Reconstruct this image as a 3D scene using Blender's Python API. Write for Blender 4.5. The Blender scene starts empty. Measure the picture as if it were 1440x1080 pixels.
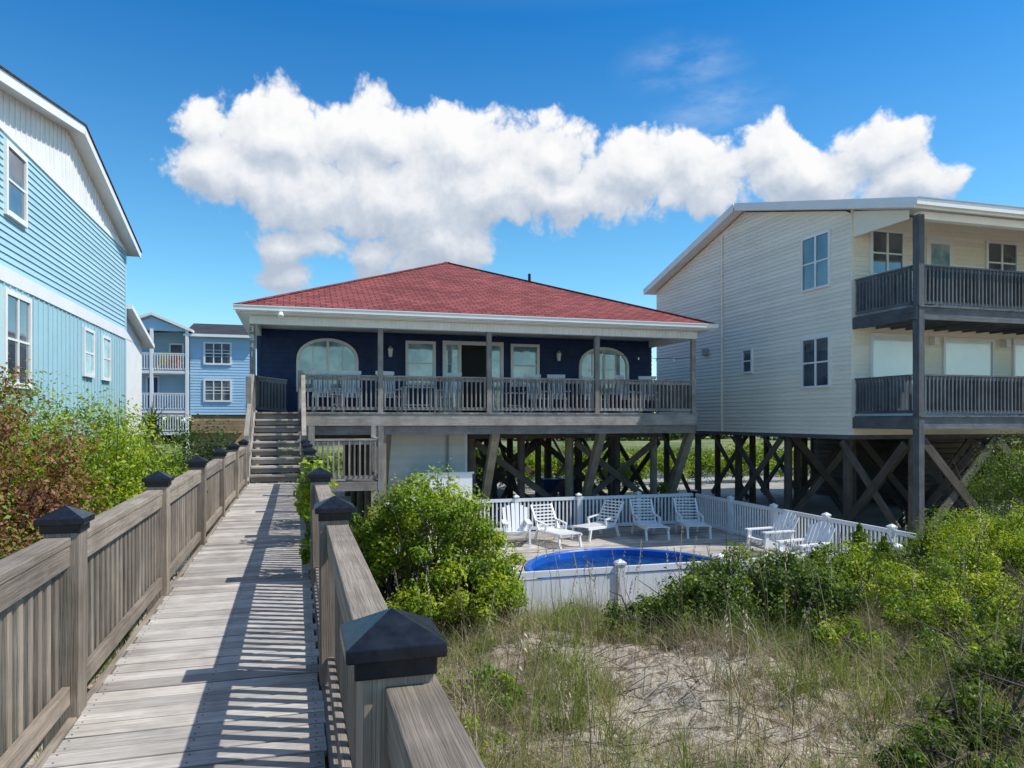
import bpy, math, random
import numpy as np
from mathutils import Vector, Matrix
random.seed(7); rng=np.random.default_rng(7)
scene=bpy.context.scene
scene.view_settings.view_transform='Standard'
scene.view_settings.look='None'
scene.view_settings.exposure=0
YAW=math.radians(16.3); F=1040.0
SY,CY=math.sin(YAW),math.cos(YAW)
# ------------------------------------------------------------ camera
cam=bpy.data.cameras.new("camera"); camo=bpy.data.objects.new("camera",cam)
scene.collection.objects.link(camo); scene.camera=camo
cam.sensor_width=36; cam.lens=26.0; cam.shift_y=50/1440.
cam.clip_start=0.05; cam.clip_end=3000
camo.location=(0,0,0); camo.rotation_euler=(math.radians(90),0,-YAW)
# ------------------------------------------------------------ node helpers
def newmat(name):
    m=bpy.data.materials.new(name); m.use_nodes=True
    nt=m.node_tree; b=nt.nodes["Principled BSDF"]
    return m,nt,b
def ramp(nt,fac,stops):
    r=nt.nodes.new('ShaderNodeValToRGB'); e=r.color_ramp.elements
    while len(e)<len(stops): e.new(0.5)
    for i,(p,c) in enumerate(stops):
        e[i].position=p; e[i].color=(c[0],c[1],c[2],1)
    nt.links.new(fac,r.inputs[0]); return r.outputs[0]
def math_(nt,op,a,b=None,c=None):
    n=nt.nodes.new('ShaderNodeMath'); n.operation=op
    for i,v in enumerate((a,b,c)):
        if v is None: continue
        if isinstance(v,(int,float)): n.inputs[i].default_value=v
        else: nt.links.new(v,n.inputs[i])
    return n.outputs[0]
def mixc(nt,fac,a,b,mode='MIX'):
    n=nt.nodes.new('ShaderNodeMix'); n.data_type='RGBA'; n.blend_type=mode
    for s,v in ((n.inputs[0],fac),(n.inputs[6],a),(n.inputs[7],b)):
        if isinstance(v,(int,float)): s.default_value=v
        elif isinstance(v,tuple): s.default_value=(v[0],v[1],v[2],1)
        else: nt.links.new(v,s)
    return n.outputs[2]
def bump(nt,b,h,strength=0.4,dist=0.01):
    n=nt.nodes.new('ShaderNodeBump'); n.inputs['Strength'].default_value=strength; n.inputs['Distance'].default_value=dist
    nt.links.new(h,n.inputs['Height']); nt.links.new(n.outputs[0],b.inputs['Normal'])
def tintval(nt):
    a=nt.nodes.new('ShaderNodeAttribute'); a.attribute_name='tint'; return a.outputs['Fac']
def uvmap(nt,sx,sy):
    u=nt.nodes.new('ShaderNodeUVMap'); u.uv_map='UVMap'
    m=nt.nodes.new('ShaderNodeMapping'); m.inputs['Scale'].default_value=(sx,sy,1)
    nt.links.new(u.outputs[0],m.inputs[0]); return m.outputs[0]
def noise(nt,vec,scale,detail=4,rough=.55,dims='3D'):
    n=nt.nodes.new('ShaderNodeTexNoise'); n.noise_dimensions=dims
    n.inputs['Scale'].default_value=scale; n.inputs['Detail'].default_value=detail; n.inputs['Roughness'].default_value=rough
    if vec is not None: nt.links.new(vec,n.inputs['Vector'])
    return n.outputs[0]
def posn(nt):
    return nt.nodes.new('ShaderNodeNewGeometry').outputs['Position']

def wood(name,dark,mid,light,rough=.85):
    m,nt,b=newmat(name)
    g=noise(nt,uvmap(nt,.8,30),1.0,5,.7,'2D')
    g2=noise(nt,uvmap(nt,4,190),1.0,2,.6,'2D')
    st=noise(nt,posn(nt),2.2,4,.65)
    dk=tuple(d*.5+m_*.5 for d,m_ in zip(dark,mid)); lt=tuple(d*.45+m_*.55 for d,m_ in zip(light,mid))
    c=ramp(nt,g,[(.25,dk),(.5,mid),(.75,lt)])
    c=mixc(nt,.5,c,ramp(nt,g2,[(.32,(.45,.44,.43)),(.58,(1.12,1.12,1.12))]),'MULTIPLY')
    t=tintval(nt)
    c=mixc(nt,1.0,c,ramp(nt,t,[(0,(.66,.64,.62)),(.5,(.95,.94,.92)),(1,(1.2,1.17,1.12))]),'MULTIPLY')
    c=mixc(nt,1.0,c,ramp(nt,st,[(.3,(.66,.64,.62)),(.6,(1.08,1.08,1.08))]),'MULTIPLY')
    nt.links.new(c,b.inputs['Base Color']); b.inputs['Roughness'].default_value=rough
    bump(nt,b,math_(nt,'ADD',g,g2),.5,.006)
    return m
def paint(name,col,rough=.5,dirt=.12,scale=1.5,spec=.4):
    m,nt,b=newmat(name)
    n=noise(nt,posn(nt),scale,4,.65); n2=noise(nt,posn(nt),scale*22,2,.6)
    lo=tuple(x*(1-dirt*1.6) for x in col)
    c=ramp(nt,n,[(.3,lo),(.62,col)])
    c=mixc(nt,.5,c,ramp(nt,n2,[(.3,(.88,.88,.87)),(.6,(1,1,1))]),'MULTIPLY')
    c=mixc(nt,1.0,c,ramp(nt,tintval(nt),[(0,(.92,.92,.92)),(1,(1.03,1.03,1.03))]),'MULTIPLY')
    nt.links.new(c,b.inputs['Base Color']); b.inputs['Roughness'].default_value=rough
    b.inputs['Specular IOR Level'].default_value=spec
    return m
M={}
M['deck']=wood('weathered_decking',(.22,.198,.175),(.46,.43,.395),(.66,.63,.59))
M['rail']=wood('weathered_rail_wood',(.12,.098,.076),(.285,.24,.192),(.46,.41,.34))
M['porchw']=wood('porch_wood',(.15,.135,.12),(.31,.285,.26),(.46,.43,.40))
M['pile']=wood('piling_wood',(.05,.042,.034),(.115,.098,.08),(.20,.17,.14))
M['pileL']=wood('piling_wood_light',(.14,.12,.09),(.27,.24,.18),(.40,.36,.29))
M['bwood']=wood('blue_grey_wood',(.06,.065,.07),(.13,.145,.16),(.24,.26,.28))
M['tan']=wood('tan_wood',(.22,.15,.07),(.42,.30,.16),(.55,.42,.25))
M['white']=paint('white_paint',(.84,.84,.82),.45,.05)
M['vinyl']=paint('white_vinyl',(.81,.82,.83),.35,.08)
M['plastic']=paint('white_plastic',(.84,.84,.83),.35,.03)
M['cream']=paint('cream_siding',(.90,.84,.70),.55,.05,.6)
M['shedw']=paint('offwhite_siding',(.74,.72,.66),.55,.08,.6)
M['blueL']=paint('light_blue_siding',(.38,.61,.69),.55,.05,.6)
M['aqua']=paint('aqua_siding',(.36,.57,.63),.55,.05,.6)
M['blueB']=paint('pale_blue_siding',(.38,.58,.74),.55,.05,.6)
M['navy']=paint('navy_shingle_siding',(.018,.042,.135),.6,.3,3)
M['grey']=paint('grey_metal',(.35,.36,.37),.5,.1)
M['yellow']=paint('yellow_paint',(.75,.55,.03),.5,.05)
M['orange']=paint('orange_paint',(.75,.2,.03),.5,.05)
M['navydoor']=paint('blue_door',(.02,.06,.25),.4,.05)
M['concrete']=paint('concrete',(.42,.40,.36),.9,.25,.8)
m,nt,b=newmat('post_cap_black')
n=noise(nt,posn(nt),30,4); nt.links.new(ramp(nt,n,[(.3,(.004,.006,.010)),(.7,(.012,.016,.024))]),b.inputs['Base Color'])
nt.links.new(math_(nt,'MULTIPLY_ADD',n,.35,.12),b.inputs['Roughness']); b.inputs['Specular IOR Level'].default_value=.35; M['cap']=m
m,nt,b=newmat('dark_interior'); b.inputs['Base Color'].default_value=(.012,.012,.013,1); b.inputs['Roughness'].default_value=.8; M['dark']=m
m,nt,b=newmat('black_rubber'); b.inputs['Base Color'].default_value=(.02,.02,.02,1); b.inputs['Roughness'].default_value=.5; M['hose']=m
def glass(name,c0,c1,sc=.9,rough=.04):
    m,nt,b=newmat(name)
    n=noise(nt,posn(nt),sc,3); nt.links.new(ramp(nt,n,[(.38,c0),(.62,c1)]),b.inputs['Base Color'])
    b.inputs['Roughness'].default_value=rough; b.inputs['Specular IOR Level'].default_value=1.0
    b.inputs['Coat Weight'].default_value=.8; b.inputs['Coat Roughness'].default_value=.02; b.inputs['Coat IOR'].default_value=1.8
    bump(nt,b,noise(nt,posn(nt),2.5,1),.08,.05)
    return m
M['glass']=glass('window_glass',(.02,.03,.04),(.10,.13,.15))
M['glassc']=glass('window_glass_curtain_sky_tone',(.14,.27,.32),(.42,.60,.63),2.0)  # teal base paints in a sky reflection over pale curtains
M['blind']=glass('window_blind',(.62,.68,.70),(.80,.82,.80),.7,.25)
def shingles(name,c1,c2,mort):
    m,nt,b=newmat(name)
    br=nt.nodes.new('ShaderNodeTexBrick'); nt.links.new(uvmap(nt,1,1),br.inputs[0])
    br.inputs['Color1'].default_value=(*c1,1); br.inputs['Color2'].default_value=(*c2,1); br.inputs['Mortar'].default_value=(*mort,1)
    br.inputs['Scale'].default_value=1; br.inputs['Mortar Size'].default_value=.014; br.inputs['Brick Width'].default_value=.30; br.inputs['Row Height'].default_value=.17
    br.inputs['Bias'].default_value=0
    n=noise(nt,posn(nt),.7,5); n3=noise(nt,posn(nt),30,2)
    c=mixc(nt,1,br.outputs[0],ramp(nt,n,[(.3,(.80,.79,.79)),(.7,(1.1,1.1,1.1))]),'MULTIPLY')
    c=mixc(nt,.8,c,ramp(nt,n3,[(.3,(.6,.6,.6)),(.7,(1.25,1.25,1.25))]),'MULTIPLY')
    nt.links.new(c,b.inputs['Base Color']); b.inputs['Roughness'].default_value=.92; b.inputs['Specular IOR Level'].default_value=.2
    bump(nt,b,math_(nt,'SUBTRACT',1.0,br.outputs[1]),.6,.01)
    return m
M['red']=shingles('red_roof_shingles',(.32,.095,.085),(.20,.052,.054),(.06,.018,.02))
M['droof']=shingles('dark_roof_shingles',(.07,.075,.085),(.045,.05,.06),(.02,.02,.02))
M['groof']=shingles('grey_roof_shingles',(.25,.24,.22),(.18,.17,.16),(.08,.08,.08))
m,nt,b=newmat('pool_water'); p=posn(nt); n=noise(nt,p,3.5,4)
nt.links.new(ramp(nt,n,[(.35,(.003,.025,.11)),(.65,(.008,.065,.22))]),b.inputs['Base Color']); b.inputs['Roughness'].default_value=.05
bump(nt,b,noise(nt,p,7,3),.7,.06); M['water']=m
M['liner']=paint('pool_liner_blue',(.015,.13,.55),.3,.15,2)
M['asphalt']=paint('asphalt',(.085,.085,.088),.9,.2,.5)
M['line']=paint('road_paint',(.7,.68,.6),.8,.2,2)
def leafmat(name,stops,trans=.35):
    m,nt,b=newmat(name)
    t=tintval(nt); n=noise(nt,posn(nt),2.2,2)
    f=math_(nt,'ADD',math_(nt,'MULTIPLY',t,.7),math_(nt,'MULTIPLY',n,.4))
    c=ramp(nt,f,stops); nt.links.new(c,b.inputs['Base Color']); b.inputs['Roughness'].default_value=.5
    b.inputs['Specular IOR Level'].default_value=.3
    tr=nt.nodes.new('ShaderNodeBsdfTranslucent'); nt.links.new(mixc(nt,1,c,(1.6,1.5,.6),'MULTIPLY'),tr.inputs[0])
    mx=nt.nodes.new('ShaderNodeMixShader'); mx.inputs[0].default_value=trans
    nt.links.new(b.outputs[0],mx.inputs[1]); nt.links.new(tr.outputs[0],mx.inputs[2])
    nt.links.new(mx.outputs[0],nt.nodes['Material Output'].inputs[0]); return m
M['leafY']=leafmat('leaf_yellow_green',[(.18,(.030,.072,.008)),(.5,(.155,.25,.014)),(.85,(.40,.46,.03))])
M['leafG']=leafmat('leaf_green',[(.18,(.018,.045,.008)),(.5,(.080,.14,.016)),(.85,(.22,.30,.035))])
M['leafD']=leafmat('leaf_dark',[(.15,(.012,.03,.008)),(.5,(.035,.07,.015)),(.85,(.08,.13,.03))])
M['leafB']=leafmat('leaf_brown',[(.18,(.05,.022,.012)),(.42,(.18,.075,.035)),(.60,(.26,.12,.05)),(.74,(.13,.20,.02)),(.9,(.25,.34,.03))],.2)
M['grassG']=leafmat('grass_green',[(.15,(.045,.08,.015)),(.5,(.14,.19,.035)),(.85,(.32,.35,.09))],.3)
M['grassD']=leafmat('grass_dry',[(.15,(.08,.062,.042)),(.45,(.24,.19,.125)),(.85,(.55,.47,.32))],.2)
M['twig']=paint('twig_bark',(.13,.10,.075),.9,.3,5)
# ground
m,nt,b=newmat('sandy_ground'); p=posn(nt)
sx=nt.nodes.new('ShaderNodeSeparateXYZ'); nt.links.new(p,sx.inputs[0])
n1=noise(nt,p,1.1,6,.6); n2=noise(nt,p,9,6,.7); n3=noise(nt,p,90,2,.6)
sand=ramp(nt,n1,[(.3,(.40,.325,.245)),(.5,(.58,.50,.39)),(.7,(.66,.58,.47))])
sand=mixc(nt,.85,sand,ramp(nt,n2,[(.40,(.33,.29,.24)),(.51,(1,1,1))]),'MULTIPLY')
sand=mixc(nt,.6,sand,ramp(nt,n3,[(.38,(.5,.47,.43)),(.6,(1.08,1.08,1.08))]),'MULTIPLY')
nf=noise(nt,p,.12,5,.6)
field_=ramp(nt,nf,[(.35,(.07,.12,.03)),(.55,(.19,.21,.07)),(.7,(.32,.30,.16))])
far=math_(nt,'SMOOTH_MIN',math_(nt,'MAXIMUM',math_(nt,'DIVIDE',math_(nt,'SUBTRACT',math_(nt,'ADD',sx.outputs[1],math_(nt,'MULTIPLY',nf,12)),36),5),0.0),1.0,.1)
nt.links.new(mixc(nt,far,sand,field_),b.inputs['Base Color']); b.inputs['Roughness'].default_value=.95
bump(nt,b,math_(nt,'ADD',n2,math_(nt,'MULTIPLY',n3,.3)),.9,.05); M['ground']=m

# ------------------------------------------------------------ mesh builder
def empty(name,loc=(0,0,0)):
    e=bpy.data.objects.new(name,None); e.empty_display_size=.3; e.location=(0,0,0)
    scene.collection.objects.link(e); return e
class MB:
    def __init__(s): s.v=[];s.f=[];s.uv=[];s.mi=[];s.t=[];s.mats=[];s.X=None
    def m(s,k):
        if k not in s.mats: s.mats.append(k)
        return s.mats.index(k)
    def addf(s,idx,uvs,k,t): s.f.append(idx);s.uv.extend(uvs);s.mi.append(s.m(k));s.t.append(t)
    def obox(s,c,ax,hs,k):
        base=len(s.v); c=Vector(c)
        for i in range(8):
            sg=(1 if i&1 else -1,1 if i&2 else -1,1 if i&4 else -1)
            p=c+ax[0]*hs[0]*sg[0]+ax[1]*hs[1]*sg[1]+ax[2]*hs[2]*sg[2]
            if s.X is not None: p=s.X@p
            s.v.append(p)
        t=random.random(); ou,ov=random.uniform(0,50),random.uniform(0,50)
        for fi,na in (((0,4,6,2),0),((1,3,7,5),0),((0,1,5,4),1),((2,6,7,3),1),((0,2,3,1),2),((4,5,7,6),2)):
            o=[a for a in range(3) if a!=na]
            if hs[o[1]]>hs[o[0]]: o.reverse()
            uv=[]
            for i in fi:
                sg=(1 if i&1 else -1,1 if i&2 else -1,1 if i&4 else -1)
                uv.append((ou+sg[o[0]]*hs[o[0]],ov+na*.37+sg[o[1]]*hs[o[1]]))
            s.addf([base+i for i in fi],uv,k,t)
    def bx(s,x0,x1,y0,y1,z0,z1,k):
        s.obox(((x0+x1)/2,(y0+y1)/2,(z0+z1)/2),(Vector((1,0,0)),Vector((0,1,0)),Vector((0,0,1))),(abs(x1-x0)/2,abs(y1-y0)/2,abs(z1-z0)/2),k)
    def beam(s,p0,p1,w,h,k,side=None):
        p0=Vector(p0);p1=Vector(p1);d=p1-p0;L=d.length
        if L<1e-6:return
        d/=L
        if side is None:
            sd=d.cross(Vector((0,0,1)))
            if sd.length<1e-3: sd=Vector((1,0,0))
        else: sd=Vector(side); sd=sd-d*sd.dot(d)
        sd.normalize(); up=sd.cross(d)
        s.obox((p0+p1)/2,(d,sd,up),(L/2,w/2,h/2),k)
    def cyl(s,p0,p1,r0,r1,k,n=10,cap=True):
        p0=Vector(p0);p1=Vector(p1);d=(p1-p0); L=d.length; d=d/L
        a=d.cross(Vector((0,0,1)))
        if a.length<1e-3:a=Vector((1,0,0))
        a.normalize(); bb=d.cross(a); base=len(s.v)
        for P,r in ((p0,r0),(p1,r1)):
            for i in range(n):
                th=2*math.pi*i/n; q=P+a*r*math.cos(th)+bb*r*math.sin(th)
                if s.X is not None:q=s.X@q
                s.v.append(q)
        t=random.random(); ou=random.uniform(0,50); per=2*math.pi*r0/n
        for i in range(n):
            j=(i+1)%n
            s.addf([base+i,base+j,base+n+j,base+n+i],[(ou,i*per),(ou,(i+1)*per),(ou+L,(i+1)*per),(ou+L,i*per)],k,t)
        if cap:
            s.addf([base+n+i for i in range(n)],[(ou+.1*math.cos(i),.1*math.sin(i)) for i in range(n)],k,t)
            s.addf([base+i for i in reversed(range(n))],[(ou+.1*math.cos(i),.1*math.sin(i)) for i in range(n)],k,t)
    def poly(s,pts,k,t=None):
        pts=[Vector(p) for p in pts]; base=len(s.v)
        n=Vector((0,0,0))
        for i in range(len(pts)):
            a=pts[i];b_=pts[(i+1)%len(pts)]; n+=a.cross(b_)
        n.normalize()
        u=Vector((0,0,1)).cross(n)
        if u.length<1e-3:u=Vector((1,0,0))
        u.normalize(); v=n.cross(u)
        for p in pts: s.v.append(s.X@p if s.X is not None else p)
        s.addf(list(range(base,base+len(pts))),[(p.dot(u),p.dot(v)) for p in pts],k,random.random() if t is None else t)
    def prism(s,pts,thick,k,ksoff=None):
        lo=[Vector(p)-Vector((0,0,thick)) for p in pts]
        s.poly(pts,k); s.poly(list(reversed(lo)),ksoff or k)
        for i in range(len(pts)):
            j=(i+1)%len(pts); s.poly([lo[i],lo[j],pts[j],pts[i]],ksoff or k)
    def done(s,name,parent=None,bevel=0,smooth=False):
        me=bpy.data.meshes.new(name); me.from_pydata([tuple(v) for v in s.v],[],s.f)
        uvl=me.uv_layers.new(name='UVMap'); uvl.data.foreach_set('uv',np.array(s.uv,dtype=np.float32).ravel())
        me.polygons.foreach_set('material_index',s.mi)
        at=me.attributes.new('tint','FLOAT','FACE'); at.data.foreach_set('value',s.t)
        for k in s.mats: me.materials.append(M[k])
        if smooth: me.polygons.foreach_set('use_smooth',[True]*len(s.f))
        me.update(); o=bpy.data.objects.new(name,me); scene.collection.objects.link(o)
        if parent:o.parent=parent
        if bevel:
            md=o.modifiers.new('bevel','BEVEL'); md.width=bevel; md.segments=2; md.limit_method='ANGLE'
        return o
    def wb(s,face,pos,u0,u1,n0,n1,z0,z1,k):
        if face=='S': s.bx(u0,u1,pos-n1,pos-n0,z0,z1,k)
        elif face=='E': s.bx(pos+n0,pos+n1,u0,u1,z0,z1,k)
        else: s.bx(pos-n1,pos-n0,u0,u1,z0,z1,k)
    def wp(s,face,pos,u,n,z):
        return {'S':(u,pos-n,z),'E':(pos+n,u,z),'W':(pos-n,u,z)}[face]
    def laps(s,face,pos,z0,z1,pitch,ext,k,out=.016):
        z=z0
        while z<z1-1e-4:
            zt=min(z+pitch,z1); a0,a1=ext(z); b0,b1=ext(zt)
            if a1-a0>.02:
                if b1-b0<.02: b0=b1=(a0+a1)/2
                t=random.random()
                q=[s.wp(face,pos,a0,out,z),s.wp(face,pos,a1,out,z),s.wp(face,pos,b1,0,zt),s.wp(face,pos,b0,0,zt)]
                r=[s.wp(face,pos,a0,-.01,z),s.wp(face,pos,a1,-.01,z),s.wp(face,pos,a1,out,z),s.wp(face,pos,a0,out,z)]
                if face=='W': q.reverse(); r.reverse()
                s.poly(q,k,t); s.poly(r,k,t)
            z=zt
    def window(s,face,pos,u0,u1,z0,z1,g='glass',fr=.07,cols=2,rows=1,sash=True,kf='white'):
        s.wb(face,pos,u0,u1,.01,.035,z0,z1,g)
        s.wb(face,pos,u0-fr,u0,.0,.075,z0-fr,z1+fr,kf); s.wb(face,pos,u1,u1+fr,.0,.075,z0-fr,z1+fr,kf)
        s.wb(face,pos,u0,u1,.0,.073,z1,z1+fr,kf); s.wb(face,pos,u0,u1,.0,.09,z0-fr,z0,kf)
        for i in range(1,cols):
            u=u0+(u1-u0)*i/cols; s.wb(face,pos,u-.03,u+.03,.02,.062,z0,z1,kf)
        if sash:
            z=(z0+z1)/2; s.wb(face,pos,u0,u1,.02,.055,z-.022,z+.022,kf)
        for i in range(1,rows):
            z=z0+(z1-z0)*i/rows; s.wb(face,pos,u0,u1,.02,.045,z-.01,z+.01,kf)
    def railing(s,p0,p1,h,pitch,bw,k,top=.09,kb=None,bot=.1):
        p0=Vector(p0);p1=Vector(p1); d=p1-p0; L=d.length; n=max(1,int(round(L/pitch)))
        up=Vector((0,0,1)); fl=d.normalized()
        s.beam(p0+up*h,p1+up*h,top,.04,k); s.beam(p0+up*(h-.075),p1+up*(h-.075),.035,.08,k)
        s.beam(p0+up*bot,p1+up*bot,.035,.08,k)
        for i in range(n):
            q=p0+d*((i+.5)/n)
            s.obox(q+up*((bot+h)/2+.0),(Vector((fl.x,fl.y,0)).normalized(),Vector((-fl.y,fl.x,0)).normalized(),up),(bw/2,bw/2*.98+.02,(h-bot)/2-.025),kb or k)

# ------------------------------------------------------------ ground
def gh(X,Y):
    X=np.asarray(X,float);Y=np.asarray(Y,float)
    z=np.interp(Y,[-60,2,4,6.6,9.4,10.25,11.2],[-1.95,-1.95,-2.02,-2.25,-2.72,-3.15,-3.32])
    msk=np.clip((10.4-Y)/3,0,1)
    bumps=.07*np.sin(X*1.3+.6*Y)+.05*np.sin(X*2.9-1.7*Y+1)+.04*np.sin(5.1*X+3.7*Y)*np.sin(1.7*X-4.4*Y)+.03*np.sin(8.3*X-6.1*Y)*np.sin(3.3*X+9*Y)+.015*np.sin(17*X+11*Y)*np.sin(7*X-19*Y)
    rise=.25*np.clip((X-5)/5,0,1)
    z=z+msk*(bumps+rise)
    under=np.clip(1-np.abs(X+.43)/1.1,0,1)*.3*np.clip((12-Y)/4,0,1)
    z=z-under
    farm=np.clip((Y-60)/100,0,1)
    return z+farm*.2*np.sin(X*.05)
xs=np.unique(np.concatenate([np.linspace(-900,-30,22),np.linspace(-30,-8,23),np.linspace(-8,16,361),np.linspace(16,40,25),np.linspace(40,900,22)]))
ys=np.unique(np.concatenate([np.linspace(-60,-4,15),np.linspace(-4,12,241),np.linspace(12,60,49),np.linspace(60,1500,30)]))
GX,GY=np.meshgrid(xs,ys); GZ=gh(GX,GY); nx,ny=len(xs),len(ys)
V=np.stack([GX,GY,GZ],-1).reshape(-1,3)
ii,jj=np.meshgrid(np.arange(nx-1),np.arange(ny-1)); a=(jj*nx+ii).ravel()
Q=np.stack([a,a+1,a+1+nx,a+nx],-1)
def fast(name,V,Q,tint,mk,parent=None,smooth=False):
    me=bpy.data.meshes.new(name); nV,nQ,k=len(V),len(Q),Q.shape[1]
    me.vertices.add(nV); me.vertices.foreach_set('co',V.astype(np.float32).ravel())
    me.loops.add(nQ*k); me.loops.foreach_set('vertex_index',Q.astype(np.int32).ravel())
    me.polygons.add(nQ); me.polygons.foreach_set('loop_start',np.arange(0,nQ*k,k,dtype=np.int32)); me.polygons.foreach_set('loop_total',np.full(nQ,k,dtype=np.int32))
    me.update(calc_edges=True)
    if tint is not None:
        at=me.attributes.new('tint','FLOAT','FACE'); at.data.foreach_set('value',tint.astype(np.float32))
    if smooth: me.polygons.foreach_set('use_smooth',np.ones(nQ,dtype=bool))
    me.materials.append(M[mk]); o=bpy.data.objects.new(name,me); scene.collection.objects.link(o)
    if parent:o.parent=parent
    return o
fast('ground',V,Q,None,'ground',smooth=True)
b=MB(); b.poly([(-300,37,-3.305),(300,37,-3.305),(300,44,-3.305),(-300,44,-3.305)],'asphalt')
b.poly([(-300,40.42,-3.3),(300,40.42,-3.3),(300,40.54,-3.3),(-300,40.54,-3.3)],'line')
b.poly([(-300,37.3,-3.3),(300,37.3,-3.3),(300,37.42,-3.3),(-300,37.42,-3.3)],'line')
b.done('road')
b=MB(); b.bx(-1,11.5,21,36.9,-3.4,-3.27,'concrete'); b.done('driveway')
b=MB(); b.bx(15,26,18,36.9,-3.4,-3.275,'concrete'); b.done('driveway')

# ------------------------------------------------------------ boardwalk
BW=empty('boardwalk'); DZ=-1.4
b=MB(); nl=MB(); y=-3.0
while y<17.05:
    dz=random.uniform(-.003,.002); jx=random.uniform(-.012,.012); tl=random.uniform(-.004,.004)
    ax=(Vector((1,tl,0)).normalized(),Vector((-tl,1,0)).normalized(),Vector((0,0,1)))
    b.obox((-.43+jx,y+.069,DZ-.019+dz),ax,(.555,.069-.0025,.019),'deck')
    if 2<y<9:
        for x in (-.95,-.43,.09):
            for o_ in (.03,.105):
                xx=x+random.uniform(-.008,.008); yy=y+o_+random.uniform(-.006,.006)
                nl.cyl((xx,yy,DZ+dz-.002),(xx,yy,DZ+dz+.0008),.005,.005,'dark',6)
    y+=.145
b.done('deck_boards',BW,bevel=.004); nl.done('deck_screws',BW)
b=MB()
for x in (-.95,-.43,.09): b.bx(x-.02,x+.02,-3,17.1,DZ-.24,DZ-.041,'rail')
for x in (-1.01,.15): b.bx(x-.02,x+.02,-3,17.1,DZ-.26,DZ-.004,'rail')
LY=[-1.0,1.5,4.0,6.5,9.0,11.5,14.0,16.6]; RY=[-.9,1.62,4.1,6.6,9.1,11.6,14.1,16.6]
caps=MB()
def capf(x,y,z,w=.1):
    h=w
    caps.bx(x-h+.014,x+h-.014,y-h+.014,y+h-.014,z-.085,z-.02,'cap')
    caps.bx(x-h-.004,x+h+.004,y-h-.004,y+h+.004,z-.045,z-.014,'cap')
    t=(x,y,z+.04); c=[(x-h,y-h,z-.014),(x+h,y-h,z-.014),(x+h,y+h,z-.014),(x-h,y+h,z-.014)]
    for i in range(4): caps.poly([c[i],c[(i+1)%4],t],'cap')
for X,Ys in ((-1.06,LY),(.2,RY)):
    for i,y in enumerate(Ys):
        ln=random.uniform(-.01,.01)
        b.obox((X,y,(-3.3-.47)/2),(Vector((1,0,ln)).normalized(),Vector((0,1,0)),Vector((-ln,0,1)).normalized()),(.075,.075,(3.3-.47)/2),'rail')
        capf(X,y,-.45)
        if i+1<len(Ys):
            y0,y1=y+.075,Ys[i+1]-.075; inn=1 if X<0 else -1
            if X>0 and i==0: y1=Ys[1]-.03; Xr=X+.035
            else: Xr=X-inn*.012
            j0,j1=random.uniform(-.012,.012),random.uniform(-.012,.012)
            b.beam((Xr,y0,-.585+j0),(Xr,y1,-.585+j1),.115,.038,'rail')
            b.beam((Xr+inn*.035,y0,-.655+j0),(Xr+inn*.035,y1,-.655+j1),.036,.10,'rail')
            b.beam((Xr+inn*.035,y0,-1.30),(Xr+inn*.035,y1,-1.30),.036,.09,'rail')
            n=int((y1-y0)/.112)
            for q in range(n):
                yy=y0+(y1-y0)*(q+.5)/n+random.uniform(-.005,.005)
                tl=random.uniform(-.01,.01)
                b.obox((Xr-inn*.001,yy,-.985),(Vector((1,0,0)),Vector((0,1,tl)).normalized(),Vector((0,-tl,1)).normalized()),(.017,.024,.375),'rail')
b.done('railing_and_posts',BW,bevel=.005)
caps.done('post_caps',BW,bevel=.004)
b=MB(); pts=[]
for i in range(60):
    t=i/59; pts.append((0.02+.05*math.sin(t*9)-.25*max(0,math.sin(t*6))*(t>.6),12.5+3.6*t,DZ+.015))
for p,q in zip(pts[:-1],pts[1:]): b.cyl(p,q,.011,.011,'hose',6,False)
b.done('garden_hose')

# ------------------------------------------------------------ navy beach house
H=empty('navy_beach_house')
PZ=.19; XL,XR=-1.09,11.45; PY=19.6; WY=22.4
b=MB()
b.bx(.13,XR,PY-.04,PY,-.16,.15,'porchw'); b.bx(XL,.13,PY+.02,PY+.06,-.16,.15,'porchw')
x=XL
while x<XR:
    b.bx(x+.003,min(x+.137,XR),PY-.06,WY,PZ-.038,PZ,'porchw'); x+=.14
x=XL+.3
while x<XR: b.bx(x-.02,x+.02,PY+.07,WY,-.12,PZ-.04,'porchw'); x+=.42
b.bx(XL,XR,PY+1.3,PY+1.36,-.36,-.125,'porchw')
b.bx(XL,XR,PY+.08,PY+.16,-.40,-.125,'porchw')
PX=[XL+.05,2.14,5.09,8.28,XR-.07]
for x in PX: b.bx(x-.065,x+.065,PY-.001,PY+.13,-.15 if x>0 else -3.3,2.45,'porchw')
b.bx(.05,.18,PY+.0,PY+.13,-.9,1.25,'porchw')
segs=[.18]+PX[1:]
for a0,a1 in zip(segs[:-1],segs[1:]): b.railing((a0+.06,PY+.065,PZ),(a1-.06,PY+.065,PZ),.95,.125,.035,'porchw')
b.railing((XR-.07,PY+.13,PZ),(XR-.07,WY,PZ),.95,.125,.035,'porchw')
b.railing((XL+.05,PY+.13,PZ),(XL+.05,WY,PZ),.95,.125,.035,'porchw')
b.done('porch_deck_and_railing',H)
b=MB(); b.railing((XL+.1,PY+1.2,PZ+.02),(XL+.85,PY+1.6,PZ-.04),.93,.09,.03,'porchw'); b.done('porch_gate',H)
b=MB(); ns=9; rise=(PZ-DZ)/ns; run=(PY-17.1)/(ns-1)
for i in range(1,ns):
    z=DZ+rise*i; y=17.1+run*(i-1)
    b.bx(-.96,.11,y,y+run*.47,z-.042,z,'deck'); b.bx(-.96,.11,y+run*.5,y+run*.98,z-.038,z,'deck')
    b.bx(-.94,.09,y+.03,y+.05,z-rise+.035,z-.044,'porchw')
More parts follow.
